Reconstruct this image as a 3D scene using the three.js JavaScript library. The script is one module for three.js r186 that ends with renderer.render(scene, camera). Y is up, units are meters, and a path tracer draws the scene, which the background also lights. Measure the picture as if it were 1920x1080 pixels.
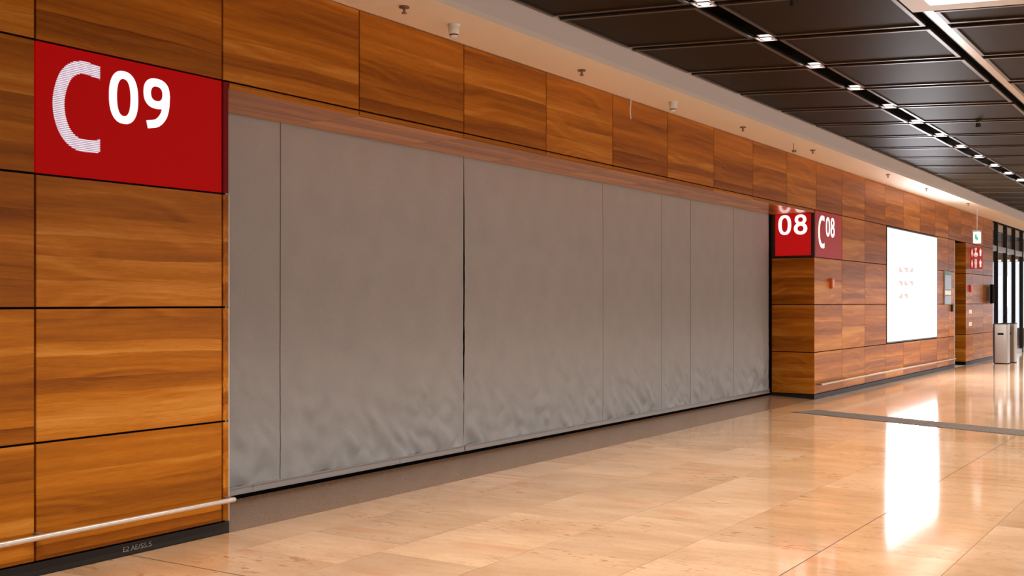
import * as THREE from 'three';
import { mergeGeometries } from 'three/addons/utils/BufferGeometryUtils.js';
import { RectAreaLightUniformsLib } from 'three/addons/lights/RectAreaLightUniformsLib.js';
import { FontLoader } from 'three/addons/loaders/FontLoader.js';
import { TextGeometry } from 'three/addons/geometries/TextGeometry.js';

// ------------------------------------------------------------------ camera, light, exposure
// world: the timber wall is the plane z = 0, x runs along it, y is up, the hall is at z > 0
const FOC = 2120, HZ = 567.6652, TH = THREE.MathUtils.degToRad(32.80263485);
const CAM = new THREE.Vector3(-3.85251648, 1.52391676, 5.64055484);
const scene = new THREE.Scene();
scene.background = new THREE.Color(.85, .92, 1);
const camera = new THREE.PerspectiveCamera(2 * Math.atan(540 / FOC) * 180 / Math.PI, 1920 / 1080, 0.1, 200);
camera.position.copy(CAM);
camera.lookAt(CAM.x + Math.cos(TH), CAM.y, CAM.z - Math.sin(TH));
camera.setViewOffset(1920, 1080, 0, 540 - HZ, 1920, 1080);
camera.updateMatrixWorld(true);
const renderer = new THREE.WebGLRenderer({ antialias: true });
renderer.toneMapping = THREE.LinearToneMapping;
renderer.toneMappingExposure = .97;
renderer.shadowMap.enabled = true;
RectAreaLightUniformsLib.init();
const LAMP = { side: .6, end: 1.0, dayColor: 0xf2f4ff, panel: 3, panelColor: 0xfff0dd, screen: 13, screenColor: 0xf6f8ff, down: 24.5 };  // side, end and dayColor set the added fill at the unseen windows

// ------------------------------------------------------------------ helpers
let seed = 7;
const rnd = () => { seed = (seed * 1664525 + 1013904223) >>> 0; return seed / 4294967296; };
const ray = (px, py) => new THREE.Vector3(Math.cos(TH), 0, -Math.sin(TH))
  .addScaledVector(new THREE.Vector3(Math.sin(TH), 0, Math.cos(TH)), (px - 960) / FOC)
  .addScaledVector(new THREE.Vector3(0, 1, 0), (HZ - py) / FOC);
const onZ = (px, py, z) => { const d = ray(px, py); return CAM.clone().addScaledVector(d, (z - CAM.z) / d.z); };
const onY = (px, py, y) => { const d = ray(px, py); return CAM.clone().addScaledVector(d, (y - CAM.y) / d.y); };
const SLOPE = 0.059, CY0 = 3.99, CZ0 = 0.63, CA = Math.atan(SLOPE);
const ceilY = z => CY0 - SLOPE * (z - CZ0);
const onC = (px, py) => { const d = ray(px, py), n = new THREE.Vector3(0, 1, SLOPE); return CAM.clone().addScaledVector(d, (CY0 + SLOPE * CZ0 - n.dot(CAM)) / n.dot(d)); };
const used = new Map();
const numbered = n => { const k = used.get(n) || 0; used.set(n, k + 1); return k ? `${n}_${String(k).padStart(3, '0')}` : n; };
function shade(o) { o.traverse(c => { if (c.isMesh) { c.castShadow = true; c.receiveShadow = true; } }); return o; }
function thing(name, label, category, pos = [0, 0, 0], group) {
  const o = new THREE.Group(); o.name = numbered(name); o.position.set(...pos); o.userData = { label, category };
  if (group) o.userData.group = group; scene.add(o); return o;
}
function struct(name, label, pos = [0, 0, 0]) {
  const o = new THREE.Group(); o.name = numbered(name); o.position.set(...pos); o.userData = { kind: 'structure', label, category: name.split('_')[0] }; scene.add(o); return o;
}
function part(name, geo, mat, parent, pos, label) {
  const m = new THREE.Mesh(geo, mat); m.name = name; if (pos) m.position.set(...pos); if (label) m.userData.label = label; parent.add(m); m.castShadow = m.receiveShadow = true; return m;
}
const box = (w, h, d, x = 0, y = 0, z = 0) => new THREE.BoxGeometry(w, h, d).translate(x, y, z);
const span = (x0, x1, y0, y1, z0, z1) => box(x1 - x0, y1 - y0, z1 - z0, (x0 + x1) / 2, (y0 + y1) / 2, (z0 + z1) / 2);
const merge = a => mergeGeometries(a.map(g => g.index ? g.toNonIndexed() : g));
// board with chamfered front edges; front face towards +z at z = 0, uv 0..1 over the front (optionally a crop)
const boardCache = new Map();
function board(w, h, d = 0.02, c = 0.002) {
  const key = [w, h, d, c].map(v => v.toFixed(4)).join();
  if (boardCache.has(key)) return boardCache.get(key);
  const a = w / 2, b = h / 2, P = [], U = [], N = [];
  const quad = (p, n) => { for (const i of [0, 1, 2, 0, 2, 3]) { P.push(...p[i]); U.push(p[i][0] / w + .5, p[i][1] / h + .5); N.push(...n); } };
  const f = [[-a + c, -b + c, 0], [a - c, -b + c, 0], [a - c, b - c, 0], [-a + c, b - c, 0]];
  const m = [[-a, -b, -c], [a, -b, -c], [a, b, -c], [-a, b, -c]], k = m.map(p => [p[0], p[1], -d]);
  quad(f, [0, 0, 1]);
  const ns = [[0, -1, 0], [1, 0, 0], [0, 1, 0], [-1, 0, 0]];
  for (let i = 0; i < 4; i++) {
    const j = (i + 1) % 4, s = ns[i];
    quad([m[i], m[j], f[j], f[i]], [s[0] * .7071, s[1] * .7071, .7071]);
    quad([k[i], k[j], m[j], m[i]], s);
  }
  quad([k[1], k[0], k[3], k[2]], [0, 0, -1]);
  const g = new THREE.BufferGeometry();
  g.setAttribute('position', new THREE.Float32BufferAttribute(P, 3));
  g.setAttribute('normal', new THREE.Float32BufferAttribute(N, 3));
  g.setAttribute('uv', new THREE.Float32BufferAttribute(U, 2));
  boardCache.set(key, g); return g;
}
// ------------------------------------------------------------------ noise and textures
const hash = (x, y, s) => { let h = (x * 374761393 + y * 668265263 + s * 2147483647) | 0; h = Math.imul(h ^ (h >>> 13), 1274126177); h ^= h >>> 16; return (h >>> 0) / 4294967296; };
function vn(x, y, s = 0, wx = 0, wy = 0) {
  const xi = Math.floor(x), yi = Math.floor(y), fx = x - xi, fy = y - yi, u = fx * fx * (3 - 2 * fx), v = fy * fy * (3 - 2 * fy);
  const W = (i, n) => n ? ((i % n) + n) % n : i, X0 = W(xi, wx), X1 = W(xi + 1, wx), Y0 = W(yi, wy), Y1 = W(yi + 1, wy);
  const a = hash(X0, Y0, s), b = hash(X1, Y0, s), c = hash(X0, Y1, s), d = hash(X1, Y1, s);
  return a + (b - a) * u + (c - a) * v + (a - b - c + d) * u * v;
}
const clamp = (v, a = 0, b = 1) => Math.min(b, Math.max(a, v));
const enc = l => { l = clamp(l); return 255 * (l <= .0031308 ? 12.92 * l : 1.055 * Math.pow(l, 1 / 2.4) - .055); };
function tex(w, h, fn, srgb = true, wrap = true) {   // fn(u, v) -> [r, g, b] linear
  const d = new Uint8Array(w * h * 4);
  for (let j = 0; j < h; j++) for (let i = 0; i < w; i++) {
    const c = fn((i + .5) / w, (j + .5) / h), k = (j * w + i) * 4;
    for (let q = 0; q < 3; q++) d[k + q] = srgb ? enc(c[q]) : 255 * clamp(c[q]);
    d[k + 3] = 255;
  }
  const t = new THREE.DataTexture(d, w, h, THREE.RGBAFormat);
  t.magFilter = THREE.LinearFilter; t.minFilter = THREE.LinearMipmapLinearFilter; t.generateMipmaps = true;
  if (wrap) t.wrapS = t.wrapT = THREE.RepeatWrapping;
  if (srgb) t.colorSpace = THREE.SRGBColorSpace;
  t.needsUpdate = true; return t;
}
const mix3 = (a, b, t) => [a[0] + (b[0] - a[0]) * t, a[1] + (b[1] - a[1]) * t, a[2] + (b[2] - a[2]) * t];
function woodTex(s) {
  // horizontal slip-matched veneer: leaves of different tone, flowing grain
  const cuts = [0]; let v = 0, r = n => hash(n, s * 31, 5);
  for (let k = 0; v < 0.75; k++) { v += .05 + .13 * r(k); cuts.push(v); }
  const tone = cuts.map((_, k) => r(k + 40));
  return tex(1024, 512, (uu, vv) => {
    const x = uu * 1.378, y0 = vv * .75;
    const y = y0 + .024 * (vn(x * 1.3, y0 * 4, s) - .5) + .007 * (vn(x * 5, y0 * 14, s + 3) - .5);
    let k = 0; while (k < cuts.length - 2 && y > cuts[k + 1]) k++;
    const into = (y - cuts[k]) / (cuts[k + 1] - cuts[k]);
    const flow = vn(x * .9 + k * 7, y * 24 + (2 + 5 * tone[k + 1]) * vn(x * 1.6, y * 4, s + 9), s + 1);
    const flow2 = vn(x * 2.2 + k * 3, y * 70 + 2 * vn(x * 2, y * 9, s + 4), s + 2);
    const fine = vn(x * 14, y * 420, s + 6), pore = vn(x * 30, y * 900, s + 8);
    let t = .405 + .13 * (((s * 5) % 8) / 7 - .5) + .37 * (tone[k] - .5) + .25 * (flow - .5) + .13 * (flow2 - .5) + .13 * (fine - .5) + .10 * (pore - .5) + .16 * (into - .5) * (tone[k + 1] > .5 ? 1 : -1);
    t = clamp(t);
    const c = t < .5 ? mix3([.19, .048, .002], [.49, .160, .008], t * 2) : mix3([.49, .160, .008], [.83, .40, .08], t * 2 - 1);
    return c;
  });
}
const WOODN = 8, woodMaps = [], woodMats = [];
for (let i = 0; i < WOODN; i++) {
  woodMaps.push(woodTex(i + 1));
  woodMats.push(new THREE.MeshPhysicalMaterial({ name: 'timber veneer', map: woodMaps[i], roughness: .38, specularIntensity: .28 }));
}
const glossMats = woodMaps.slice(0, 3).map(map => new THREE.MeshPhysicalMaterial({ name: 'lacquered timber veneer', map, roughness: .4, clearcoat: .6, clearcoatRoughness: .07, specularIntensity: .4 }));
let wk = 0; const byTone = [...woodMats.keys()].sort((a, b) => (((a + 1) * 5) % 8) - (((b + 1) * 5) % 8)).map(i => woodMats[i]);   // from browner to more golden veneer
const wood = () => woodMats[(wk = (wk + 1 + Math.floor(rnd() * (WOODN - 1))) % WOODN)];

const stoneMap = tex(2048, 2048, (u, v) => {          // 4 m x 4 m of polished limestone, veins along v
  const n1 = vn(u * 8, v * 8, 11, 8, 8), n2 = vn(u * 24, v * 10, 12, 24, 10), n3 = vn(u * 96, v * 32, 13, 96, 32), n4 = vn(u * 256, v * 256, 14, 256, 256);
  let c = mix3([.50, .308, .172], [.655, .445, .275], clamp(.5 + .7 * (n1 - .5) + .55 * (n2 - .5) + .35 * (n3 - .5) + .25 * (n4 - .5)));
  const f = .75 * vn(u * 210, v * 64, 15, 210, 64) + .25 * vn(u * 420, v * 150, 19, 420, 150), patch = vn(u * 14, v * 9, 16, 14, 9);
  const fl = clamp((f - .70) * 8) * clamp((patch - .38) * 2.6);
  c = mix3(c, [.37, .165, .06], fl * .75);
  const rs = clamp((vn(u * 40, v * 12, 17, 40, 12) - .62) * 4) * clamp((vn(u * 10, v * 6, 18, 10, 6) - .45) * 3);
  return mix3(c, [.55, .25, .115], rs * .5);
});
const graniteMap = tex(512, 512, (u, v) => {
  const a = vn(u * 128, v * 128, 21, 128, 128), b = vn(u * 256, v * 256, 22, 256, 256), c = vn(u * 10, v * 10, 23, 10, 10);
  const t = .55 + .5 * (a - .5) + .4 * (b - .5) + .06 * (c - .5); return mix3([.15, .082, .044], [.30, .182, .108], clamp(t));
});
const weave = tex(256, 256, (u, v) => { const a = .5 + .25 * Math.sin(u * Math.PI * 128) + .25 * Math.sin(v * Math.PI * 128); return [a, a, a]; }, false);
const clothMap = tex(512, 512, (u, v) => {
  const a = vn(u * 6, v * 6, 31, 6, 6), b = vn(u * 200, v * 200, 32, 200, 200), t = .5 + .35 * (a - .5) + .5 * (b - .5); return mix3([.375, .37, .36], [.46, .455, .445], clamp(t));
});
const plasterBump = tex(256, 256, (u, v) => { const a = vn(u * 64, v * 64, 41, 64, 64); return [a, a, a]; }, false);
plasterBump.repeat.set(4, 4);

const M = {
  white: new THREE.MeshStandardMaterial({ color: new THREE.Color(.72, .66, .62), roughness: .75 }),
  cream: new THREE.MeshStandardMaterial({ color: new THREE.Color(.80, .72, .63), roughness: .7 }),
  plaster: new THREE.MeshStandardMaterial({ color: new THREE.Color(.62, .52, .42), roughness: .85, bumpMap: plasterBump, bumpScale: .0008 }),
  black: new THREE.MeshPhysicalMaterial({ color: new THREE.Color(.007, .005, .004), roughness: .8, specularIntensity: .1 }),
  skirting: new THREE.MeshPhysicalMaterial({ color: new THREE.Color(.018, .014, .011), roughness: .45, specularIntensity: .6 }),
  alu: new THREE.MeshStandardMaterial({ color: new THREE.Color(.80, .74, .67), roughness: .34, metalness: .9 }),
  edge: new THREE.MeshStandardMaterial({ color: new THREE.Color(.78, .76, .72), roughness: .4, metalness: .4 }),
  steel: new THREE.MeshStandardMaterial({ color: new THREE.Color(.52, .46, .40), roughness: .32, metalness: .9 }),
  grout: new THREE.MeshStandardMaterial({ color: new THREE.Color(.30, .19, .11), roughness: .8 }),
  joint: new THREE.MeshStandardMaterial({ color: new THREE.Color(.09, .05, .03), roughness: .6 }),
  granite: new THREE.MeshPhysicalMaterial({ map: graniteMap, roughness: .22 }),
  cloth: new THREE.MeshStandardMaterial({ map: clothMap, roughness: .9, bumpMap: weave, bumpScale: .0004, side: THREE.DoubleSide }),
  curtainRail: new THREE.MeshStandardMaterial({ color: new THREE.Color(.44, .39, .36), roughness: .45, metalness: .35 }),
  seam: new THREE.MeshStandardMaterial({ color: new THREE.Color(.12, .10, .085), roughness: .95 }),
  cpanel: new THREE.MeshPhysicalMaterial({ color: new THREE.Color(.023, .0145, .0065), roughness: .46, ior: 1.09 }),
  crim: new THREE.MeshStandardMaterial({ color: new THREE.Color(.075, .055, .038), roughness: .35, metalness: .25 }),
  cvoid: new THREE.MeshStandardMaterial({ color: new THREE.Color(.008, .007, .006), roughness: .9 }),
  profile: new THREE.MeshStandardMaterial({ color: new THREE.Color(.55, .48, .42), roughness: .3, metalness: .85 }),
  lightFrame: new THREE.MeshStandardMaterial({ color: new THREE.Color(.66, .70, .78), roughness: .5, metalness: .2 }),
  diffuser: new THREE.MeshStandardMaterial({ color: 0xffffff, roughness: .6, emissive: new THREE.Color(1, .93, .80), emissiveIntensity: 2.2 }),
  lens: new THREE.MeshStandardMaterial({ color: 0xffffff, roughness: .4, emissive: new THREE.Color(.96, .95, 1), emissiveIntensity: 3 }),
  trimWhite: new THREE.MeshStandardMaterial({ color: new THREE.Color(.85, .84, .86), roughness: .35 }),
  plastic: new THREE.MeshStandardMaterial({ color: new THREE.Color(.84, .88, .86), roughness: .5 }),
  darkMetal: new THREE.MeshStandardMaterial({ color: new THREE.Color(.05, .038, .03), roughness: .4, metalness: .6 }),
  brass: new THREE.MeshStandardMaterial({ color: new THREE.Color(.26, .17, .115), roughness: .5, metalness: .3 }),
  redFace: new THREE.MeshPhysicalMaterial({ color: new THREE.Color(.10, .001, .001), roughness: .6, specularIntensity: .2, emissive: new THREE.Color(.30, .001, .001), emissiveIntensity: 1 }),
  redDim: new THREE.MeshPhysicalMaterial({ color: new THREE.Color(.27, .02, .018), roughness: .45, specularIntensity: .45, emissive: new THREE.Color(.17, .012, .010), emissiveIntensity: 1 }),
  redTrim: new THREE.MeshPhysicalMaterial({ color: new THREE.Color(.20, .006, .005), roughness: .6, specularIntensity: .3 }),
  glyph: new THREE.MeshStandardMaterial({ color: 0xffffff, roughness: .4, emissive: new THREE.Color(1, 1, 1), emissiveIntensity: .95 }),
  glyphBar: new THREE.MeshStandardMaterial({ color: new THREE.Color(.7, .7, .76), roughness: .4, emissive: new THREE.Color(.66, .66, .74), emissiveIntensity: 1 }),
  glyphPale: new THREE.MeshStandardMaterial({ color: new THREE.Color(.3, .2, .26), roughness: .4, emissive: new THREE.Color(.34, .20, .28), emissiveIntensity: .8 }),
  glass: new THREE.MeshPhysicalMaterial({ color: 0xffffff, roughness: .03, transmission: 1, thickness: 0, ior: 1.3 }),
  mullion: new THREE.MeshStandardMaterial({ color: new THREE.Color(.014, .011, .010), roughness: .5 }),
  inner: new THREE.MeshStandardMaterial({ color: new THREE.Color(.42, .37, .33), roughness: .7 }),
  innerDark: new THREE.MeshStandardMaterial({ color: new THREE.Color(.12, .11, .11), roughness: .6 }),
  innerLamp: new THREE.MeshStandardMaterial({ color: 0xffffff, emissive: new THREE.Color(1, .88, .62), emissiveIntensity: 2 }),
  innerPoster: new THREE.MeshStandardMaterial({ color: 0xffffff, emissive: new THREE.Color(.95, 1, 1), emissiveIntensity: 2.2 }),
  signRed: new THREE.MeshStandardMaterial({ color: new THREE.Color(.45, .02, .02), roughness: .4, emissive: new THREE.Color(.18, .008, .008) }),
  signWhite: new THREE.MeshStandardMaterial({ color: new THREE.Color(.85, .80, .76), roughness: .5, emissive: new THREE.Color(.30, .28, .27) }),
  callRed: new THREE.MeshStandardMaterial({ color: new THREE.Color(.75, .13, .05), roughness: .4 }),
  callFace: new THREE.MeshStandardMaterial({ color: new THREE.Color(.85, .45, .28), roughness: .4 }),
  green: new THREE.MeshStandardMaterial({ color: new THREE.Color(.06, .30, .16), roughness: .4 }),
  greenLit: new THREE.MeshStandardMaterial({ color: new THREE.Color(.10, .40, .28), roughness: .4, emissive: new THREE.Color(.12, .45, .33), emissiveIntensity: .8 }),
  exitLit: new THREE.MeshStandardMaterial({ color: 0xffffff, roughness: .4, emissive: new THREE.Color(.92, 1, .98), emissiveIntensity: .9 }),
  displayDark: new THREE.MeshStandardMaterial({ color: new THREE.Color(.13, .12, .12), roughness: .25 }),
  label: new THREE.MeshStandardMaterial({ color: new THREE.Color(.30, .27, .25), roughness: .6 }),
};
const stoneMats = [[1, 1, 1], [.93, .90, .86], [1.06, 1.03, 1.0], [.97, .92, .86], [1.02, 1.02, 1.04], [.90, .88, .86]].map(c =>
  new THREE.MeshPhysicalMaterial({ name: 'polished limestone', map: stoneMap, color: new THREE.Color(...c), roughness: .085 }));

// ------------------------------------------------------------------ the timber wall
const W = 1.37756841, GAP = 0.013;
const R = [0.079, 0.741, 1.4945, 2.244, 2.991, 3.758], T = 3.758;
const OPEN0 = 1.432, OPEN1 = 13.685, HEAD = 2.94, DEP = -0.73;
const SCR0 = 17.99, SCR1 = 22.24, END1 = 24.07, REC1 = 25.35, WALL1 = 21 * W;
const wall = struct('wall_left', 'long wall clad in reddish brown timber veneer panels');
part('wall_core', merge([
  span(-9, OPEN0 - .012, 0.0, 4.3, -1.6, -.022), span(OPEN0 - .012, OPEN1 + .02, HEAD + .022, 4.3, -1.6, -.022),
  span(OPEN1 + .022, END1 - .004, 0, 4.3, -1.6, -.022), span(END1 - .004, REC1 + .022, R[4] + .005, 4.3, -1.6, -.022),
  span(REC1 + .022, WALL1 - .004, 0, 4.3, -1.6, -.022), span(WALL1 - .004, 46, T - .03, 4.3, -1.6, -.022),
  span(OPEN0 - .1, OPEN1 + .1, 0, 3, -1.62, -1.3), span(END1 - .1, REC1 + .1, 0, 3.1, -1.62, -1.5),
]), M.black, wall);
function panel(x0, x1, y0, y1, mat, name = 'wood_panel') {
  return part(name, board(x1 - x0 - GAP, y1 - y0 - GAP), mat || wood(), wall, [(x0 + x1) / 2, (y0 + y1) / 2, 0]);
}
for (let n = -4; n <= 0; n++) for (let r = 0; r < 5; r++) if (!(n === 0 && r === 3)) panel(n * W, (n + 1) * W, R[r], R[r + 1]);
for (let n = 1; n <= 20; n++) panel(n * W, (n + 1) * W, R[4], R[5], byTone[(n * 3) % 5]);  // browner veneers only: darker wood here, with dimmer header light partly put in
for (let n = 10; n <= 12; n++) for (let r = 0; r < 4; r++) {
  if (n === 10 && r === 3) continue;
  panel(n === 10 ? OPEN1 : n * W, n === 12 && r > 0 ? SCR0 : (n + 1) * W, R[r], R[r + 1]);
}
for (let n = 13; n <= 15; n++) panel(n * W, n === 15 ? SCR1 : (n + 1) * W, R[0], R[1]);
for (let r = 0; r < 4; r++) { panel(SCR1, 17 * W, R[r], R[r + 1]); panel(17 * W, END1, R[r], R[r + 1]); }
for (let n = 18; n <= 20; n++) for (let r = 0; r < 4; r++) panel(n === 18 ? REC1 : n * W, (n + 1) * W, R[r], R[r + 1]);
// narrow timber strips framing the shop opening: left side and head
for (let r = 0; r < 4; r++) panel(W, OPEN0 + .005, R[r], R[r + 1], r === 3 ? M.redTrim : wood(), r === 3 ? 'red_edge_strip' : 'edge_strip');
for (let n = 1; n <= 9; n++) panel(n === 1 ? OPEN0 : n * W, n === 9 ? OPEN1 : (n + 1) * W, HEAD - .005, R[4], wood(), 'edge_strip');
part('corner_profile', merge([span(OPEN0 - .002, OPEN0 + .004, R[0], R[3] - .004, -.02, .0015)]), M.edge, wall, null, 'thin bright metal corner profile');
part('corner_profile', span(END1 - .03, END1, R[0], R[4] - .01, -.02, .003), M.edge, wall, null, 'thin bright metal corner profile');
// right reveal of the opening (faces -x), reveal of the far recess, and the panels under the head
function revealPanel(x, z0, z1, y0, y1) {
  const p = part('reveal_panel', board(z1 - z0 - .006, y1 - y0 - GAP), wood(), wall, [x, (y0 + y1) / 2, (z0 + z1) / 2]); p.rotation.y = -Math.PI / 2; return p;
}
for (let r = 0; r < 3; r++) revealPanel(OPEN1, DEP + .03, 0.001, R[r], R[r + 1]);
for (let r = 0; r < 4; r++) revealPanel(REC1, -1.0, 0.001, R[r], R[r + 1]);
for (let n = 1; n <= 9; n++) {
  const x0 = n === 1 ? OPEN0 : n * W, x1 = n === 9 ? OPEN1 : (n + 1) * W;
  const p = part('soffit_panel', board(x1 - x0 - .006, .70), glossMats[n % 3], wall, [(x0 + x1) / 2, HEAD, -.352]); p.rotation.x = Math.PI / 2;
}
// skirtings
const sk = (x0, x1, mat, label) => { const s = struct('baseboard_left', label); part('skirting_board', span(x0, x1, 0, R[0] - .004, -.03, -.001), mat, s); return s; };
const skL = sk(-9, OPEN0 + .004, M.skirting, 'black skirting under the timber panels beside the curtain');
sk(OPEN1 - .004, END1, M.skirting, 'dark brown skirting under the panels below the lit screen');
sk(REC1, WALL1, M.skirting, 'dark skirting beyond the dark recess');
{ const s = struct('baseboard_left', 'black skirting along the return of the opening'); part('skirting_board', span(OPEN1 - .004, OPEN1 + .02, 0, R[0] - .004, DEP, -.031), M.skirting, s); }

// ------------------------------------------------------------------ floor
const floor = struct('floor', 'polished peach limestone tile floor');
part('floor_slab', span(-9, 46, -.3, -.0045, -9, 12), M.grout, floor);
const zRows = [0.004, .45]; for (let k = 1; k < 16; k++) zRows.push(.45 + .757 * k);
const tileGeo = new Map();
function tile(x0, x1, z0, z1, mat) {
  const w = x1 - x0 - .0035, d = z1 - z0 - .0035, g = board(w, d, .012, .0006).clone(), uv = g.attributes.uv, ou = rnd(), ov = rnd();
  for (let i = 0; i < uv.count; i++) uv.setXY(i, ou + uv.getX(i) * w / 4, ov + uv.getY(i) * d / 4);
  const t = part('floor_tile', g, mat, floor, [(x0 + x1) / 2, 0, (z0 + z1) / 2]); t.rotation.x = -Math.PI / 2; return t;
}
const inView = (x, z) => z < 5.75 - .14 * (x + 3.85) && x > -3 - 0 && z > -.1;
let far = [];
for (let r = 0; r < zRows.length - 1; r++) {
  const z0 = zRows[r], z1 = zRows[r + 1], fixed = { 0: [.64], 4: [2.33, 2.94, 5.42] }[r] || [];
  let x = -9 + rnd() * .6;
  const cuts = [x];
  while (x < 45) { x += [.62, .93, 1.24, 1.24, .93][Math.floor(rnd() * 5)]; const f = fixed.find(v => Math.abs(v - x) < .35); if (f !== undefined) x = f; cuts.push(x); }
  for (let i = 0; i < cuts.length - 1; i++) {
    const a = cuts[i], b = cuts[i + 1], mat = Math.floor(rnd() * stoneMats.length);
    if (z0 < 5.9 - .14 * (a + 3.85) && b > -1.5 && a < 21) tile(a, b, z0, z1, stoneMats[mat]); else far.push([a, b, z0, z1]);
  }
}
{ // tiles outside the view or too far to tell apart: one part
  const gs = far.map(([a, b, c, d]) => {
    const w = b - a - .0035, h = d - c - .0035, g = new THREE.PlaneGeometry(w, h), uv = g.attributes.uv, ou = rnd(), ov = rnd();
    for (let i = 0; i < uv.count; i++) uv.setXY(i, ou + uv.getX(i) * w / 4, ov + uv.getY(i) * h / 4);
    return g.rotateX(-Math.PI / 2).translate((a + b) / 2, 0, (c + d) / 2);
  });
  part('floor_tiles_rest', merge(gs), stoneMats[0], floor).userData.kind = 'stuff';
}
// brown polished granite threshold under the curtain
for (let n = 0; n < 9; n++) {
  const x0 = n === 0 ? OPEN0 : (n + 1) * W, x1 = n === 8 ? OPEN1 : (n + 2) * W, g = board(x1 - x0 - .002, -DEP - .006, .012, .0006).clone(), uv = g.attributes.uv;
  for (let i = 0; i < uv.count; i++) uv.setXY(i, n * .37 + uv.getX(i) * 1.6, uv.getY(i) * .85);
  const t = part('threshold_slab', g, M.granite, floor, [(x0 + x1) / 2, -SLOPE * DEP / 2, DEP / 2], n ? undefined : 'brown polished granite threshold slab rising gently to the curtain'); t.rotation.x = -Math.PI / 2 + CA;
}
part('expansion_joint', span(.634, .642, -.004, .0006, .002, 1.9), M.joint, floor, null, 'dark expansion joint');
part('expansion_joint', span(-3, 21, -.004, .0006, 3.474, 3.480), M.joint, floor, null, 'dark expansion joint');
// floor inside the far glazed room and in the recess
part('room_floor', merge([span(END1, 46, -.02, -.002, -8.9, -.001)]), M.inner, floor);

// tactile guidance strip across the hall: ribbed metal studs on the floor
const strip = thing('tactile_strip', 'grey ribbed tactile guide strip crossing the polished tile floor', 'tactile strip', [0, 0, 0]);
{
  const a = new THREE.Vector2(11.74, .48), b = new THREE.Vector2(9.75, 5.3), d = b.clone().sub(a), L = d.length(); d.normalize();
  const ang = Math.atan2(d.x, d.y), wd = .56;
  const base = part('base_plate', box(wd, .002, L, 0, .0015, L / 2), new THREE.MeshPhysicalMaterial({ color: new THREE.Color(.10, .08, .065), roughness: .9, specularIntensity: .15 }), strip);
  const ribs = []; for (let z = .03; z < L - .02; z += .06) ribs.push(box(wd - .02, .004, .03, 0, .0045, z));
  part('ribs', merge(ribs), new THREE.MeshPhysicalMaterial({ color: new THREE.Color(.19, .155, .135), roughness: .9, specularIntensity: .15 }), strip).userData.kind = 'stuff';
  strip.position.set(a.x, 0, a.y); strip.rotation.y = ang;
}

// ------------------------------------------------------------------ bulkhead and ceiling
const bulk = struct('ceiling_bulkhead', 'cream painted bulkhead running along the top of the timber wall');
const BZ = .63;
part('bulkhead_soffit', span(-9, 46, T, T + .05, -.02, BZ), M.cream, bulk);
part('bulkhead_fascia', span(-9, 46, T + .05, 4.02, BZ - .06, BZ), M.white, bulk);

const ceil = struct('ceiling', 'dark brown metal tray ceiling');
const COLS = [[.645, 1.93], [2.125, 3.44], [3.61, 4.93], [5.1, 6.42], [6.6, 7.92], [8.1, 9.42], [9.6, 10.92]];
const GX0 = 4.60, PX = 1.415, GW = .13, tiltPos = (x, z, dy = 0) => [x, ceilY(z) + dy, z];
part('ceiling_void', merge([span(-9, 46, 4.34, 4.5, -.02, 12)]), M.cvoid, ceil);
const LIGHTCELLS = new Set();          // module index and column of the luminous panels
LIGHTCELLS.add('0:2'); LIGHTCELLS.add('-1:2'); for (let k = -8; k <= 24; k += 4) LIGHTCELLS.add(`${k}:5`);
const panelGeoms = new Map();
function cpanelGeo(w, d) {
  const key = w.toFixed(3) + d.toFixed(3); if (panelGeoms.has(key)) return panelGeoms.get(key);
  const g = [box(w, .012, d, 0, .02, 0)], rim = [], b = .035, t = .03;
  rim.push(box(w, t, b, 0, t / 2, d / 2 - b / 2), box(w, t, b, 0, t / 2, -d / 2 + b / 2), box(b, t, d - 2 * b, w / 2 - b / 2, t / 2, 0), box(b, t, d - 2 * b, -w / 2 + b / 2, t / 2, 0));
  const out = [merge(g), merge(rim)]; panelGeoms.set(key, out); return out;
}
for (let k = -9; k <= 27; k++) for (let c = 0; c < COLS.length; c++) {
  const [z0, z1] = COLS[c], x0 = GX0 + k * PX + GW / 2 - (c > 0 && c < 3 ? .03 : 0), x1 = x0 + PX - GW, zc = (z0 + z1) / 2;
  if (LIGHTCELLS.has(`${k}:${c}`)) continue;
  const [pg, rg] = cpanelGeo(PX - GW, z1 - z0);
  const p = part('ceiling_panel', pg, M.cpanel, ceil, tiltPos((x0 + x1) / 2, zc)); p.rotation.x = CA;
  part('panel_rim', rg, M.crim, p);
}
// light metal profile in the second long channel
{ const g = box(55, .035, .07, 18.5, 0, 0); const p = part('channel_profile', g, M.profile, ceil, tiltPos(0, 3.575, .02)); p.rotation.x = CA; }
{ const g = box(55, .12, .012, 18.5, 0, 0); const p = part('channel_web', g, M.crim, ceil, tiltPos(0, 3.50, .1)); p.rotation.x = CA; }

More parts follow.
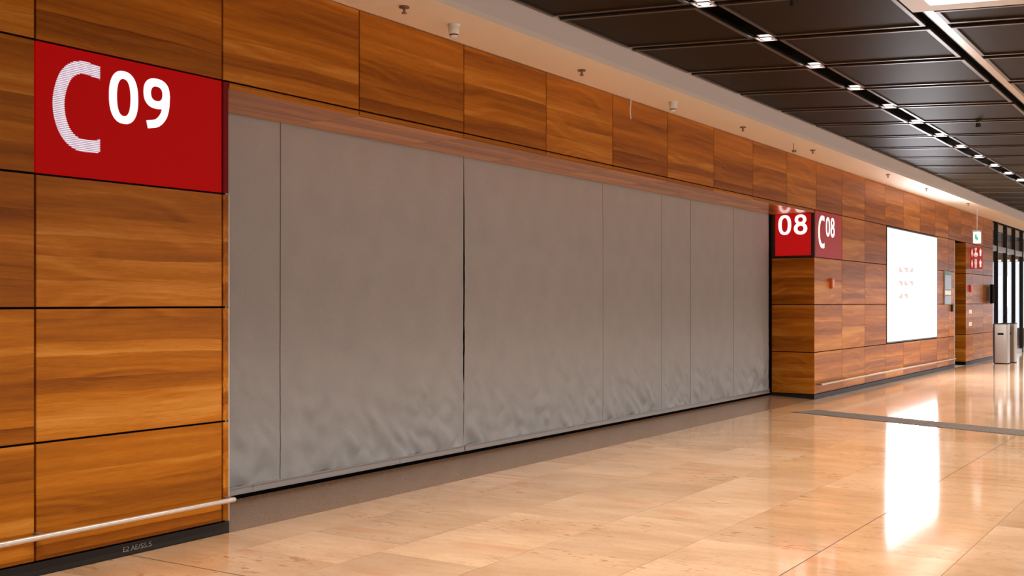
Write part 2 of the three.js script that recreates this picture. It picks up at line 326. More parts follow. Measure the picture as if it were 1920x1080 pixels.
// ------------------------------------------------------------------ luminous ceiling panels and downlights
function lightPanel(k, c, label, group) {
  const [z0, z1] = COLS[c], x0 = GX0 + k * PX + GW / 2 - (c === 2 ? .6 : 0), x1 = x0 + PX - GW, zc = (z0 + z1) / 2, xc = (x0 + x1) / 2;
  const o = thing('ceiling_light_panel', label, 'ceiling light', tiltPos(xc, zc, -.004), group); o.rotation.x = CA;
  const w = x1 - x0 + .06, d = z1 - z0 + .30, iw = w - .36, id = d - .34;
  part('frame', merge([span(-w / 2, w / 2, 0, .05, -d / 2, -id / 2), span(-w / 2, w / 2, 0, .05, id / 2, d / 2), span(-w / 2, -iw / 2, 0, .05, -id / 2, id / 2), span(iw / 2, w / 2, 0, .05, -id / 2, id / 2)]), M.lightFrame, o);
  part('diffuser', span(-iw / 2, iw / 2, .012, .03, -id / 2, id / 2), M.diffuser, o);
  const l = new THREE.RectAreaLight(LAMP.panelColor, LAMP.panel, iw - .02, id - .02); l.name = 'panel_light'; l.position.set(0, .006, 0); l.rotation.x = -Math.PI / 2; o.add(l);
}
{ const g = cpanelGeo(.66, 1.32); const p = part('ceiling_panel', g[0], M.cpanel, ceil, tiltPos(3.58, 4.27)); p.rotation.x = CA; part('panel_rim', g[1], M.crim, p); }
{ const g = cpanelGeo(.46, 1.32); const p = part('ceiling_panel', g[0], M.cpanel, ceil, tiltPos(5.66, 4.27)); p.rotation.x = CA; part('panel_rim', g[1], M.crim, p); }
for (const key of LIGHTCELLS) {
  if (key === '-1:2') continue;
  const [k, c] = key.split(':').map(Number);
  if (k === 0 && c === 2) lightPanel(k, c, 'square luminous ceiling panel in pale frame beside the ceiling channel', undefined);
  else lightPanel(k, c, 'luminous ceiling panel further along the hall', 'luminous ceiling panels along the hall');
}
const dl0 = (() => {
  const o = new THREE.Group();
  const s = .08;
  part('frame', merge([span(-s, s, 0, .01, -s, -s + .014), span(-s, s, 0, .01, s - .014, s), span(-s, -s + .014, 0, .01, -s, s), span(s - .014, s, 0, .01, -s, s)]), M.trimWhite, o);
  part('reflector', span(-s + .014, s - .014, .03, .034, -s + .014, s - .014), M.trimWhite, o);
  part('lens', new THREE.LatheGeometry([[0, 0], [.03, .002], [.05, .008], [.056, .016], [.05, .03], [0, .03]].map(a => new THREE.Vector2(...a)), 24), M.lens, o);
  return o;
})();
for (let i = 0; i <= 62; i++) {
  const k = i <= 28 ? i - 4 : i - 33, o = dl0.clone(); o.name = numbered('recessed_downlight'); o.userData = { label: i <= 28 ? 'small square recessed downlight in the black ceiling channel' : 'small unseen downlight added to brighten the floor further out', category: 'downlight', group: i <= 28 ? 'downlights in the black ceiling channel' : 'unseen downlights added to brighten the floor' };
  const z = i <= 28 ? 2.02 : 5.015; o.position.set(GX0 + k * PX, ceilY(z) + .004, z); o.rotation.x = CA; scene.add(o);  // second row is out of view, added to brighten the floor
  const l = new THREE.SpotLight(0xfff1e4, LAMP.down, 0, .84, .8, 2); l.name = 'spot'; l.position.set(0, -.012, 0); l.castShadow = true; o.add(l);
  l.target.name = 'spot_target'; l.target.position.set(0, -3, 0); o.add(l.target);
}

// ------------------------------------------------------------------ lit signs
function ring(cx, cy, rx, ry, ix, iy, n = 2.4, dyi = 0) {
  const pt = (a, x, y) => [Math.sign(Math.cos(a)) * Math.pow(Math.abs(Math.cos(a)), 2 / n) * x, Math.sign(Math.sin(a)) * Math.pow(Math.abs(Math.sin(a)), 2 / n) * y];
  const s = new THREE.Shape(), h = new THREE.Path(), K = 56;
  for (let i = 0; i < K; i++) { const [x, y] = pt(i / K * 2 * Math.PI, rx, ry); i ? s.lineTo(cx + x, cy + y) : s.moveTo(cx + x, cy + y); }
  for (let i = 0; i < K; i++) { const [x, y] = pt(-i / K * 2 * Math.PI, ix, iy); i ? h.lineTo(cx + x, cy + dyi + y) : h.moveTo(cx + x, cy + dyi + y); }
  s.closePath(); h.closePath(); s.holes.push(h); return s;
}
function stroke(pts, w0, w1 = w0) {     // thick smooth line with square ends
  const c = new THREE.CatmullRomCurve3(pts.map(p => new THREE.Vector3(p[0], p[1], 0)), false, 'centripetal'), K = 40, L = [], Rr = [];
  for (let i = 0; i <= K; i++) { const p = c.getPoint(i / K), t = c.getTangent(i / K), w = (w0 + (w1 - w0) * i / K) / 2; L.push([p.x - t.y * w, p.y + t.x * w]); Rr.push([p.x + t.y * w, p.y - t.x * w]); }
  const s = new THREE.Shape(), all = [...Rr, ...L.reverse()]; all.forEach((q, i) => i ? s.lineTo(...q) : s.moveTo(...q)); s.closePath(); return s;
}
const plate = shapes => merge(shapes.map(s => new THREE.ExtrudeGeometry(s, { depth: .002, bevelEnabled: false, curveSegments: 12 })));
const zero = (x, y) => plate([ring(x, y, .105, .158, .050, .112)]);
const nine = (x, y) => plate([ring(x, y + .0655, .1, .093, .045, .045), stroke([[x + .0725, y + .07], [x + .071, y + .0], [x + .052, y - .065], [x + .005, y - .113], [x - .073, y - .133]], .055, .048)]);
const eight = (x, y) => plate([ring(x, y + .078, .094, .082, .040, .038, 2.1), ring(x, y - .065, .108, .096, .050, .045, 2.1)]);
const cPath = [[.47, 2.866], [.38, 2.882], [.275, 2.882], [.205, 2.835], [.165, 2.755], [.148, 2.66], [.163, 2.56], [.207, 2.482], [.275, 2.440], [.38, 2.438], [.47, 2.456]];
function signC(parent, dx, slats) {
  const raw = stroke(cPath.map(([x, y]) => [x + dx, y]), .072, .072).getPoints().map(p => new THREE.Vector2(Math.min(p.x, dx + .424), p.y)), shape = new THREE.Shape(raw);
  const c = part('letter_c', new THREE.ExtrudeGeometry(shape, { depth: .002, bevelEnabled: false }), slats ? M.glyphPale : M.glyph, parent, [0, 0, 0], 'large pale letter C drawn with fine horizontal bars');
  if (!slats) return;
  const poly = shape.getPoints(), bars = [];
  for (let y = 2.385; y < 2.94; y += .0105) {
    const xs = [];
    for (let i = 0; i < poly.length; i++) { const a = poly[i], b = poly[(i + 1) % poly.length]; if ((a.y - y) * (b.y - y) < 0) xs.push(a.x + (b.x - a.x) * (y - a.y) / (b.y - a.y)); }
    xs.sort((a, b) => a - b);
    for (let i = 0; i + 1 < xs.length; i += 2) if (xs[i + 1] - xs[i] > .006) bars.push(box(xs[i + 1] - xs[i] + .004, .0050, .003, (xs[i] + xs[i + 1]) / 2, y, .0022));
  }
  part('letter_bars', merge(bars), M.glyphBar, c).userData.kind = 'stuff';
}
{ // gate sign on the near pillar
  const s = thing('gate_sign', 'large red backlit sign reading C09 on the timber pillar', 'sign', [0, 0, 0]);
  part('sign_face', span(GAP / 2, W - GAP / 2, R[3] + GAP / 2, R[4] - GAP / 2, -.02, -.003), M.redFace, s);
  signC(s, 0, true); s.children[1].position.z = -.0028;
  part('digit_zero', zero(.595, 2.757), M.glyph, s, [0, 0, -.0028], 'white digit 0');
  part('digit_nine', nine(.841, 2.752), M.glyph, s, [0, 0, -.0028], 'white digit 9');
  const l = new THREE.RectAreaLight(0xff1008, .12, W - .1, .65); l.name = 'sign_glow'; l.position.set(W / 2, 2.617, .002); l.rotation.y = Math.PI; s.add(l);
}
{ // gate sign on the far pillar, facing the hall
  const s = thing('gate_sign', 'dull red backlit sign reading C08 on the far timber pillar', 'sign', [0, 0, 0]);
  part('sign_face', span(OPEN1 + .05, 11 * W - GAP / 2, R[3] + GAP / 2, R[4] - GAP / 2, -.02, -.003), M.redDim, s);
  part('edge_strip', span(OPEN1 + .0205, OPEN1 + .045, R[3] + GAP / 2, R[4] - GAP / 2, -.02, -.001), M.redTrim, s);
  signC(s, 10 * W, false); s.children[2].position.z = -.0028;
  part('digit_zero', zero(10 * W + .61, 2.757), M.glyph, s, [0, 0, -.0028], 'white digit 0');
  part('digit_eight', eight(10 * W + .86, 2.757), M.glyph, s, [0, 0, -.0028], 'white digit 8');
}
{ // sign in the reveal
  const s = thing('reveal_sign', 'glowing red sign reading 08 in the side of the shop opening', 'sign', [OPEN1, 0, 0]); s.rotation.y = -Math.PI / 2;   // local x -> world z
  part('sign_case', span(DEP + .02, -.002, R[3] + .006, HEAD - .003, -.02, -.012), M.black, s);
  part('case_frame', merge([span(DEP + .02, -.64, R[3] + .006, HEAD - .003, -.012, .001), span(-.055, -.002, R[3] + .006, HEAD - .003, -.012, .001), span(-.64, -.055, R[3] + .006, R[3] + .03, -.012, .001)]), M.darkMetal, s);
  part('sign_face', span(-.64, -.055, R[3] + .03, HEAD - .003, -.012, -.006), new THREE.MeshStandardMaterial({ color: new THREE.Color(.2, .003, .004), roughness: .6, emissive: new THREE.Color(.37, .001, .002), emissiveIntensity: 1 }), s);
  part('digit_zero', zero(-.482, 2.765), M.glyph, s, [0, 0, -.0058], 'white digit 0');
  part('digit_eight', eight(-.225, 2.765), M.glyph, s, [0, 0, -.0058], 'white digit 8');
  const l = new THREE.RectAreaLight(0xff5048, .25, .5, .6); l.name = 'sign_glow'; l.position.set(-.35, 2.6, .004); l.rotation.y = Math.PI; s.add(l);
}
{ // location code on the skirting
  const font = await new FontLoader().loadAsync('fonts/droid/droid_sans_regular.typeface.json');
  const g = new TextGeometry('E2 AE/SS.5', { font, size: .0285, depth: .0006, curveSegments: 4, bevelEnabled: false }); g.computeBoundingBox();
  const w = g.boundingBox.max.x; g.scale(.215 / w, 1, 1);
  const s = part('location_code', g, new THREE.MeshStandardMaterial({ color: new THREE.Color(.42, .40, .37), roughness: .6 }), skL, [.585, .026, -.0008], 'small grey lettering E2 AE/SS.5');
}

// ------------------------------------------------------------------ the closed shop: textile curtains
const sstep = (a, b, v) => { const t = clamp((v - a) / (b - a)); return t * t * (3 - 2 * t); };
function curtain(x0, x1, edgeL, edgeR, s, label, seams, joints) {
  const o = thing('textile_curtain', label, 'curtain', [0, 0, 0]);
  const y0 = .132, y1 = HEAD + .06, NX = Math.round((x1 - x0) / .025), NY = 90, P = [], U = [], I = [];
  for (let j = 0; j <= NY; j++) for (let i = 0; i <= NX; i++) {
    const t = j / NY, y = y0 + (y1 - y0) * t, u = i / NX, x = (x0 + edgeL(t)) * (1 - u) + (x1 + edgeR(t)) * u;
    const low = Math.pow(1 - t, 2), near = Math.exp(-Math.min(x - x0, x1 - x) / .35);
    let z = DEP + .006 * (vn(x * 1.2, y * .8, s) - .5) + .004 * (vn(x * .7, y * .35, s + 4) - .5);
    const soft = seams.reduce((m, q) => Math.min(m, sstep(.0, .16, Math.abs(x - q[0]))), Math.min(sstep(-.02, .12, x - x0), sstep(-.02, .12, x1 - x))) * .85 + .15, d = x * .8 + y * .9;                                    // slanting creases
    z += soft * (.006 + .017 * low + .012 * near) * (vn(d * 3.2, (x - y) * 1.3, s + 1) - .5);
    z += soft * (.003 + .030 * low * low + .012 * low + .006 * near) * (Math.abs(vn(d * 8, (y - x) * 3.4, s + 2) - .5) * 2 - .5);
    z += soft * .010 * low * (vn(x * 22, y * 15, s + 3) - .5);
    P.push(x, y, z); U.push(x, y);
  }
  for (let j = 0; j < NY; j++) for (let i = 0; i < NX; i++) { const a = j * (NX + 1) + i, b = a + 1, c = a + NX + 1, d = c + 1; I.push(a, b, d, a, d, c); }
  const g = new THREE.BufferGeometry(); g.setAttribute('position', new THREE.Float32BufferAttribute(P, 3)); g.setAttribute('uv', new THREE.Float32BufferAttribute(U, 2)); g.setIndex(I); g.computeVertexNormals();
  part('cloth', g, M.cloth, o);
  for (const [sx, w] of seams) {
    const i = Math.round((sx - x0) / (x1 - x0) * NX), SP = [];
    for (let j = 0; j <= NY; j++) SP.push(new THREE.Vector3(P[3 * (j * (NX + 1) + i)], P[3 * (j * (NX + 1) + i) + 1], P[3 * (j * (NX + 1) + i) + 2] + .0005));
    part('seam', new THREE.TubeGeometry(new THREE.CatmullRomCurve3(SP), 90, w, 5), M.seam, o, null, 'thin dark stitched seam');
  }
  // bottom rail, in lengths
  const cuts = [x0, ...joints, x1];
  for (let i = 0; i + 1 < cuts.length; i++) part('bottom_rail', merge([span(cuts[i] + .002, cuts[i + 1] - .002, .090, .128, DEP - .012, DEP + .012), span(cuts[i] + .002, cuts[i + 1] - .002, .128, .135, DEP - .008, DEP + .02), span(cuts[i] + .002, cuts[i + 1] - .002, .078, .090, DEP - .012, DEP + .022)]), M.curtainRail, o, null, i ? undefined : 'pale metal bottom rail');
  return o;
}
curtain(OPEN0 + .05, 5.158, () => 0, t => -.004 * Math.sin(Math.PI * t), 51, 'grey textile curtain beside the C09 sign pillar', [[2.659, .0035]], [2.35, 4.15]);
curtain(5.168, OPEN1 - .045, t => .014 * Math.sin(Math.PI * Math.pow(t, .8)), () => 0, 61, 'wide wrinkled grey textile curtain beside the 08 reveal sign', [[8.02, .002], [9.637, .0025], [10.576, .0025], [12.134, .002]], [6.0, 9.2]);
{ const s = thing('curtain_gap_shadow', 'black floor track standing in for the shadow in the gap below the grey curtains', 'shadow_strip', [0, 0, 0]);  // solid black strip takes the place of the shadow under the curtains
  part('shadow_strip', merge([span(OPEN0, OPEN1 - .002, .0, .042, DEP - .03, DEP - .001), span(OPEN0, OPEN1 - .002, 0, .13, DEP - .05, DEP - .03)]), M.black, s); }
{ const s = thing('curtain_edge_shadow', 'black upright strip standing in for the shaded gap between the curtain and the timber reveal', 'guide', [0, 0, 0]);  // fills the dark gap beside the reveal; its shade is painted black
  part('channel', span(OPEN1 - .042, OPEN1 - .001, .0, HEAD - .002, DEP - .03, DEP + .02), M.black, s); }

// ------------------------------------------------------------------ bumper rails
function rail(x0, x1, label) {
  const o = thing('bumper_rail', label, 'rail', [0, 0, 0]);
  part('bar', new THREE.CapsuleGeometry(.0165, x1 - x0 - .03, 4, 20).rotateZ(Math.PI / 2).translate((x0 + x1) / 2, .232, .085), M.alu, o, null, 'satin aluminium bar');
  for (let x = x0 + .02; x < x1; x += Math.max(1.3, (x1 - x0 - .05) / Math.round((x1 - x0) / W))) part('bracket', span(x, x + .035, .222, .244, 0, .076), M.brass, o, null, 'dark bracket holding the bar off the wall');
}
rail(-7, OPEN0 - .02, 'long aluminium bumper rail low on the near timber pillar');
rail(OPEN1 + .10, 23.75, 'long aluminium bumper rail below the bright lit screen');

// ------------------------------------------------------------------ the big lit screen
{
  const o = thing('light_box_screen', 'big glowing white light box screen mounted flush in the timber wall', 'screen', [0, 0, 0]);
  const y0 = R[1] + .012, y1 = R[4] - .012;
  const face = new THREE.PlaneGeometry(SCR1 - SCR0 - .05, y1 - y0 - .05).translate((SCR0 + SCR1) / 2, (y0 + y1) / 2, .004);
  part('screen_face', face, new THREE.MeshStandardMaterial({ color: 0x222222, roughness: .3, emissive: new THREE.Color(1, 1, 1), emissiveIntensity: 1.25 }), o, null, 'plain white glowing screen');
  const pink = new THREE.MeshStandardMaterial({ color: 0x0a0403, roughness: .9, emissive: new THREE.Color(.92, .70, .62), emissiveIntensity: 1 });
  [506, 531, 555].forEach((py, j) => [1688, 1698, 1708].forEach((px, i) => {
    if (j === 2 && i === 2) return;
    const c = onZ(px, py, 0), bits = [];
    bits.push(box(.26, .05, .002, c.x, c.y + .025 * ((i + j) % 2 ? 1 : -1), .010), box(.15, .05, .002, c.x + .055 * ((i * 2 + j) % 3 ? 1 : -1), c.y - .025 * ((i + j) % 2 ? 1 : -1), .010));
    part('screen_mark', merge(bits), pink, o, null, 'faint pink block mark');
  }));
  part('bezel', merge([span(SCR0 + .004, SCR1 - .004, y0, y0 + .025, -.02, .012), span(SCR0 + .004, SCR1 - .004, y1 - .025, y1, -.02, .012), span(SCR0 + .004, SCR0 + .025, y0 + .025, y1 - .025, -.02, .008), span(SCR1 - .025, SCR1 - .004, y0 + .025, y1 - .025, -.02, .008), span(SCR0 + .02, SCR1 - .02, y0 + .02, y1 - .02, -.02, -.004)]), new THREE.MeshStandardMaterial({ color: new THREE.Color(.10, .10, .11), roughness: .4, metalness: .5 }), o);
  const l = new THREE.RectAreaLight(LAMP.screenColor, LAMP.screen, SCR1 - SCR0 - .06, y1 - y0 - .06); l.name = 'screen_light'; l.position.set((SCR0 + SCR1) / 2, (y0 + y1) / 2, .006); l.rotation.y = Math.PI; o.add(l);
}

// ------------------------------------------------------------------ small fittings on the bulkhead soffit
function sprinkler(x, z, where) {
  const o = thing('sprinkler', `dark sprinkler head on the cream soffit ${where}`, 'sprinkler', [x, T, z]);
  part('rosette', new THREE.CylinderGeometry(.035, .04, .012, 20).translate(0, -.006, 0), M.brass, o);
  part('stem', new THREE.CylinderGeometry(.010, .010, .04, 12).translate(0, -.03, 0), M.brass, o);
  part('deflector', new THREE.CylinderGeometry(.022, .016, .008, 16).translate(0, -.052, 0), M.brass, o);
}
[[758, 12, 'nearest the C09 sign'], [1091, 131, 'above the curtain slit'], [1393, 238, 'above the wide curtain'], [1524, 281, 'above the C08 sign'], [1665, 327, 'above the left edge of the lit screen'], [1737, 353, 'above the right half of the lit screen'], [1816, 381, 'above the dark recess']].forEach(([px, py, w]) => { const p = onY(px, py, T); sprinkler(p.x, Math.min(.5, p.z), w); });
function detector(px, py, label) {
  const p = onY(px, py, T), o = thing('smoke_detector', label, 'detector', [p.x, T, p.z]); o.scale.setScalar(1.25);
  part('base', new THREE.CylinderGeometry(.038, .04, .014, 28).translate(0, -.007, 0), M.plastic, o);
  part('body', new THREE.LatheGeometry([[0, 0], [.034, 0], [.034, -.045], [.030, -.052], [0, -.052]].map(a => new THREE.Vector2(a[0], a[1])), 28).translate(0, -.012, 0), M.plastic, o);
  part('sensor_vents', new THREE.CylinderGeometry(.029, .029, .010, 20).translate(0, -.066, 0), M.darkMetal, o, null, 'dark slotted vents');
  part('cap', new THREE.CylinderGeometry(.026, .018, .012, 20).translate(0, -.077, 0), M.plastic, o);
}
detector(851, 46, 'white cylindrical smoke detector on the soffit nearest the C09 sign');
detector(1262, 191, 'white cylindrical smoke detector on the soffit above the wide curtain');
{ const p = onY(1489, 269, T), o = thing('hanging_sensor', 'small dark sensor hanging on a thin wire under the soffit', 'sensor', [p.x, T, p.z]);
  part('wire', new THREE.CylinderGeometry(.004, .004, .10, 8).translate(-.02, -.05, 0), M.darkMetal, o);
  part('body', new THREE.CylinderGeometry(.035, .028, .025, 20).translate(.0, -.11, 0), M.brass, o); }
{ const p = onZ(1182, 222, .3), o = thing('loose_cord', 'thin white cord hanging down from the soffit over the timber', 'cord', [p.x, T, .3]);
  const L = T - p.y; part('cord', new THREE.TubeGeometry(new THREE.CatmullRomCurve3([[0, 0, 0], [.004, -L * .4, .004], [-.003, -L * .75, 0], [.004, -L, .003]].map(a => new THREE.Vector3(...a))), 24, .006, 8), M.trimWhite, o);
  part('cord_end', new THREE.SphereGeometry(.007, 10, 8).translate(.004, -L, .003), M.trimWhite, o); }
// small projectors / cameras on the dark ceiling
function ceilingSpot(px, py, label) {
  const p = onC(px, py), o = thing('ceiling_spot', label, 'spotlight', [p.x, ceilY(p.z), p.z]); o.scale.setScalar(.62);
  part('mount', new THREE.CylinderGeometry(.05, .05, .02, 20).translate(0, -.01, 0), M.darkMetal, o);
  const b = part('head', new THREE.CylinderGeometry(.055, .03, .10, 20), M.darkMetal, o, [0, -.06, 0]); b.rotation.z = .45;
  part('lens_ring', new THREE.TorusGeometry(.05, .006, 8, 24).rotateX(Math.PI / 2).translate(0, -.052, 0), M.edge, b);
  b.rotation.z = .45 + Math.PI;
}
ceilingSpot(1487, -8, 'small dark ceiling spot over the second panel column beside a downlight');
ceilingSpot(1834, 227, 'small dark ceiling spot far along the panelled ceiling');

// ------------------------------------------------------------------ fittings on the far wall
{ const a = onZ(1553, 522, 0), b = onZ(1561, 541, 0), o = thing('alarm_call_point', 'small orange red alarm call point on the timber below the C08 sign', 'call point', [(a.x + b.x) / 2, (a.y + b.y) / 2, 0]);
  const w = .12, h = .165; part('case', board(w, h, .05, .008), M.callRed, o, [0, 0, .05]); part('face_plate', board(w * .62, h * .7, .004, .001), M.callFace, o, [0, 0, .054]); }
{ // lift / door information panel
  const o = thing('information_panel', 'slim glass information panel with green header right of the lit screen', 'info panel', [23.24, 0, 0]);
  part('back_plate', board(.70, .78, .02, .003), M.label, o, [0, 1.865, .0205]);
  part('header', board(.64, .07, .006, .001), M.green, o, [0, 2.205, .024], 'green header strip');
  part('display', board(.64, .34, .006, .001), M.displayDark, o, [0, 1.99, .024], 'dark upper display');
  part('paper_label', board(.60, .10, .006, .001), M.signWhite, o, [0, 1.755, .024], 'white label');
  part('keypad', board(.64, .19, .006, .001), M.displayDark, o, [0, 1.59, .024], 'dark lower keypad'); }
{ const o = thing('intercom_handset', 'small black wall intercom beside the metal corner edge', 'intercom', [23.72, 1.40, 0]);
  part('body', board(.16, .16, .05, .006), M.darkMetal, o, [0, 0, .05]); part('button_plate', board(.10, .10, .006, .001), M.label, o, [-.01, 0, .054]); }
{ const o = thing('red_sticker', 'small pale red sticker below the black intercom', 'sticker', [23.78, 1.19, 0]); part('sticker', board(.12, .13, .003, .0005), new THREE.MeshStandardMaterial({ color: new THREE.Color(.62, .20, .16), roughness: .6 }), o, [0, 0, .003]); }
{ // exit sign on a rod
  const p = onY(1832, 392, T), z = p.z, x = p.x, o = thing('exit_sign', 'illuminated white and green exit sign hanging from a pale rod', 'exit sign', [x, T, z]);
  const yt = onZ(1832, 432, z).y - T, yb = onZ(1832, 456, z).y - T;
  part('rod', new THREE.CylinderGeometry(.009, .009, -yt, 12).translate(0, yt / 2, 0), M.trimWhite, o);
  part('rose', new THREE.CylinderGeometry(.03, .03, .012, 16).translate(0, -.006, 0), M.trimWhite, o);
  part('housing', span(-.12, .12, yt - .04, yt, -.08, .08), M.lightFrame, o);
  part('sign_panel', span(-.10, .10, yb, yt - .04, -.07, .07), M.exitLit, o, null, 'lit white panel');
  part('pictogram', merge([span(-.104, -.1, yb + .09, yt - .1, -.035, .015), span(-.104, -.1, yb + .06, yt - .16, -.0, .04)]), M.greenLit, o, null, 'green running figure mark');
}
{ // projecting pictogram sign
  const x = 25.80, z0 = .02, o = thing('pictogram_sign', 'red projecting sign with white toilet pictograms in two rows', 'sign', [x, 0, 0]);
  const q = (px, py) => { const d = ray(px, py); return CAM.clone().addScaledVector(d, (x - CAM.x) / d.x); };
  const a = q(1817, 464), b = q(1842.5, 504), zl = Math.max(.01, a.z), zr = b.z, yt = a.y, yb = b.y, ym = (yt + yb) / 2, wz = zr - zl;
  for (const [y0, y1] of [[ym + .006, yt], [yb, ym - .006]]) {
    const m = part('sign_row', span(0, .03, y0, y1, zl, zr), M.signRed, o);
    const h = y1 - y0, bits = [], f = (u0, u1, v0, v1) => bits.push(span(-.003, 0, y0 + h * v0, y0 + h * v1, zl + wz * u0, zl + wz * u1));
    f(.13, .20, .12, .86); f(.12, .21, .3, .7);                                // standing figure
    const cyl = (u, v, r) => bits.push(new THREE.CylinderGeometry(r, r, .003, 16).rotateZ(Math.PI / 2).translate(-.0015, y0 + h * v, zl + wz * u));
    cyl(.46, .84, h * .11);
    if (y0 > ym) { f(.41, .50, .35, .74); cyl(.46, .30, h * .21); f(.48, .60, .34, .44); } else { f(.36, .56, .42, .72); f(.38, .45, .08, .42); f(.47, .54, .08, .42); }
    f(.76, .9, .15, .45); f(.79, .87, .2, .88); f(.74, .92, .45, .72);
    part('pictograms', merge(bits), M.signWhite, m, null, 'white pictograms');
  }
}
{ const a = onZ(1818.5, 541, 0); const o = thing('fire_call_point', 'narrow dark red call point on the far timber wall', 'call point', [a.x, a.y, 0]); part('case', board(.22, .17, .05, .006), M.signRed, o, [0, 0, .05]); part('face_plate', board(.14, .08, .004, .001), M.callRed, o, [0, 0, .054]); }
[[1819, 584.5, 'upper white square wall switch below the dark red call point'], [1819, 607.5, 'lower white square wall switch below the dark red call point']].forEach(([px, py, l]) => { const a = onZ(px, py, 0), o = thing('wall_switch', l, 'switch', [a.x, a.y, 0]); part('plate', board(.30, .09, .012, .003), M.signWhite, o, [0, 0, .012]); part('rocker', board(.16, .05, .006, .001), M.plastic, o, [0, 0, .018]); });
{ const a = onZ(1848, 534, 0), b = onZ(1848, 568, 0), o = thing('wall_terminal', 'grey wall terminal with a black front projecting from far panels', 'terminal', [a.x, b.y, 0]);
  const h = a.y - b.y; part('housing', span(0, .34, 0, h, 0, .11), M.label, o); part('front', span(-.004, .345, -.01, h + .01, .11, .17), M.black, o, null, 'black front'); part('side_panel', span(-.006, 0, .06, h - .06, .02, .09), M.displayDark, o); }
// litter bins
function bin(x, z, label) {
  const o = thing('litter_bin', label, 'litter bin', [x, 0, z]); const w = .33, d = .34, h = 1.0;
  const s = new THREE.Shape(), r = .04; s.moveTo(-w / 2 + r, -d / 2); s.lineTo(w / 2 - r, -d / 2); s.absarc(w / 2 - r, -d / 2 + r, r, -Math.PI / 2, 0); s.lineTo(w / 2, d / 2 - r); s.absarc(w / 2 - r, d / 2 - r, r, 0, Math.PI / 2); s.lineTo(-w / 2 + r, d / 2); s.absarc(-w / 2 + r, d / 2 - r, r, Math.PI / 2, Math.PI); s.lineTo(-w / 2, -d / 2 + r); s.absarc(-w / 2 + r, -d / 2 + r, r, Math.PI, Math.PI * 1.5);
  part('body', new THREE.ExtrudeGeometry(s, { depth: h - .03, bevelEnabled: false, curveSegments: 6 }).rotateX(-Math.PI / 2).translate(0, .02, 0), M.steel, o, null, 'brushed steel body');
  part('plinth', box(w - .03, .02, d - .03, 0, .01, 0), M.black, o);
  part('lid', new THREE.ExtrudeGeometry(s, { depth: .015, bevelEnabled: true, bevelSize: .004, bevelThickness: .004, bevelSegments: 1, curveSegments: 6 }).rotateX(-Math.PI / 2).translate(0, h - .012, 0), M.darkMetal, o);
  part('slot', span(-w / 2 - .003, -w / 2 + .002, .72, .77, -.07, .07), M.black, o, null, 'dark oval slot');
  part('back_edge', span(-w / 2 - .004, -w / 2 + .01, .02, h - .01, -d / 2 - .004, -d / 2 + .03), M.darkMetal, o);
}
bin(26.65, .60, 'tall steel litter bin with dark slot, in front of its twin');
bin(27.35, .66, 'tall steel litter bin standing behind the one with the visible slot');

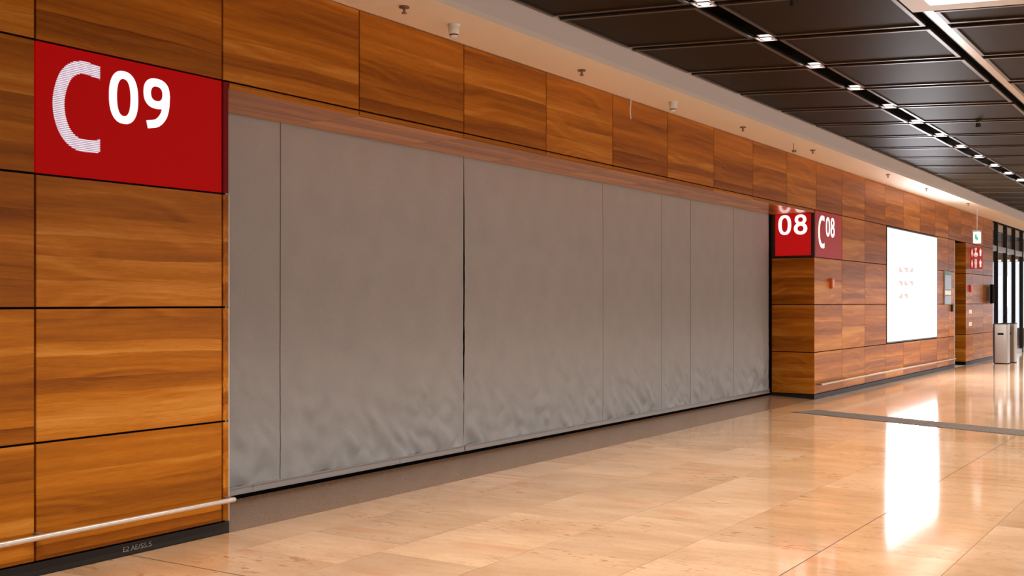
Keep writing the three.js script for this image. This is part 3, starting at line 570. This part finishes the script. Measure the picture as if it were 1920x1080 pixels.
// ------------------------------------------------------------------ glazed front at the far end and the room behind it
{
  const g = struct('window_1', 'tall glazed shopfront with black mullions at the end of the timber wall');
  part('pane', span(WALL1, 46, 0.1, T - .04, -.068, -.062), M.glass, g, null, 'clear glass');
  for (const x of [WALL1 + .03, 29.76, 31.21, 32.63, 34.06, 35.5, 36.9, 38.3]) part('mullion', span(x - .03, x + .03, 0, T - .03, -.16, -.01), M.mullion, g);
  const yT = onZ(1880, 467, 0).y; part('transom', span(WALL1, 46, yT - .09, yT + .06, -.1, -.03), M.profile, g, null, 'pale metal transom');
  part('bottom_rail', span(WALL1, 46, .0, .12, -.1, -.03), M.profile, g);
}
{
  const r = struct('wall_back', 'pale walls of the room behind the glazed front');
  part('end_wall', span(40, 40.2, 0, 4.2, -9, -.2), M.inner, r);
  part('rear_wall', span(WALL1, 46, 0, 4.2, -9.2, -9), M.inner, r);
  part('side_wall', span(WALL1 - .1, WALL1 - .02, 0, 4.2, -9, -1.6), M.inner, r);
  part('room_ceiling', span(WALL1, 46, 3.5, 3.6, -9, -.2), M.innerDark, r);
  const q = (px, py, x) => { const d = ray(px, py); return CAM.clone().addScaledVector(d, (x - CAM.x) / d.x); };
  const p0 = q(1873, 519, 39.98), p1 = q(1899, 575, 39.98);
  const o = thing('lit_poster', 'bright white lit poster seen through the glazed front', 'poster', [39.98, 0, 0]);
  part('poster_light_face', span(-.03, -.01, p1.y, p0.y, p0.z, p1.z), M.innerPoster, o); part('frame', span(-.01, .0, p1.y - .04, p0.y + .04, p0.z - .04, p1.z + .04), M.profile, o);
  for (const [px, py0, py1, x, label] of [[0, 476, 482, 33, 'nearer glowing linear lamp behind the glazed front'], [0, 487, 490, 37, 'further glowing linear lamp behind the glazed front']]) {
    const a = q(1890, py0, x), b = q(1890, py1, x), l = thing('linear_lamp', label, 'lamp', [x, a.y, -2.2]);
    part('lamp_tube', span(-.06, .06, b.y - a.y, 0, -3, 1.6), M.innerLamp, l); part('lamp_housing', span(-.08, .08, 0, .10, -3.02, 1.62), M.innerDark, l);
    const li = new THREE.RectAreaLight(0xffe8c8, 16, 4.4, .1); li.name = 'tube_light'; li.rotation.set(-Math.PI / 2, 0, Math.PI / 2); li.position.set(0, b.y - a.y - .004, -.7); l.add(li);
  }
}

// ------------------------------------------------------------------ rest of the hall (outside the frame)
{ const b = struct('wall_front', 'plain plaster wall behind the photographer'); part('plaster', span(-9.2, -9, 0, 4.5, -1.6, 12), M.plaster, b); }
function glazedWall(name, wname, label, wlabel, len, pos, turn, bay, level) {   // local: x along the wall, inside towards +z
  const w = struct(name, label, pos); w.rotation.y = turn;
  part('parapet', span(0, len, 0, .5, -.2, 0), M.plaster, w); part('lintel', span(0, len, 3.2, 4.5, -.2, 0), M.plaster, w);
  const g = struct(wname, wlabel, pos); g.rotation.y = turn;
  const n = Math.round(len / bay), bw = len / n;
  for (let i = 0; i <= n; i++) part('mullion', span(Math.max(0, i * bw - .04), Math.min(len, i * bw + .04), .5, 3.2, -.16, -.02), M.mullion, g);
  for (let i = 0; i < n; i++) {
    part('pane', span(i * bw + .04, (i + 1) * bw - .04, .5, 3.2, -.11, -.10), M.glass, g);
    const l = new THREE.RectAreaLight(LAMP.dayColor, level, bw - .08, 2.7); l.name = 'daylight'; l.position.set((i + .5) * bw, 1.85, -.015); l.rotation.y = Math.PI; g.add(l);  // added fill lamp as large as the bay
  }
}
glazedWall('wall_right', 'window_added_2', 'glazed outer wall on the other side of the hall', 'row of unseen windows added for level fill light, opposite the timber wall', 55, [46, 0, 12], Math.PI, 5.5, LAMP.side);  // windows out of view, added as level fill for wall and curtains
glazedWall('wall_end', 'window_added_3', 'glazed end wall of the hall', 'unseen windows added for light along the wall, closing the end of the hall', 12, [46, 0, .0], -Math.PI / 2, 3, LAMP.end);  // windows out of view, added for light along the far panels
{ const c = struct('wall_back', 'end wall beside the glazed room'); part('plaster', span(46, 46.2, 0, 4.5, -9.2, -.02), M.plaster, c); }

shade(scene);
renderer.render(scene, camera);
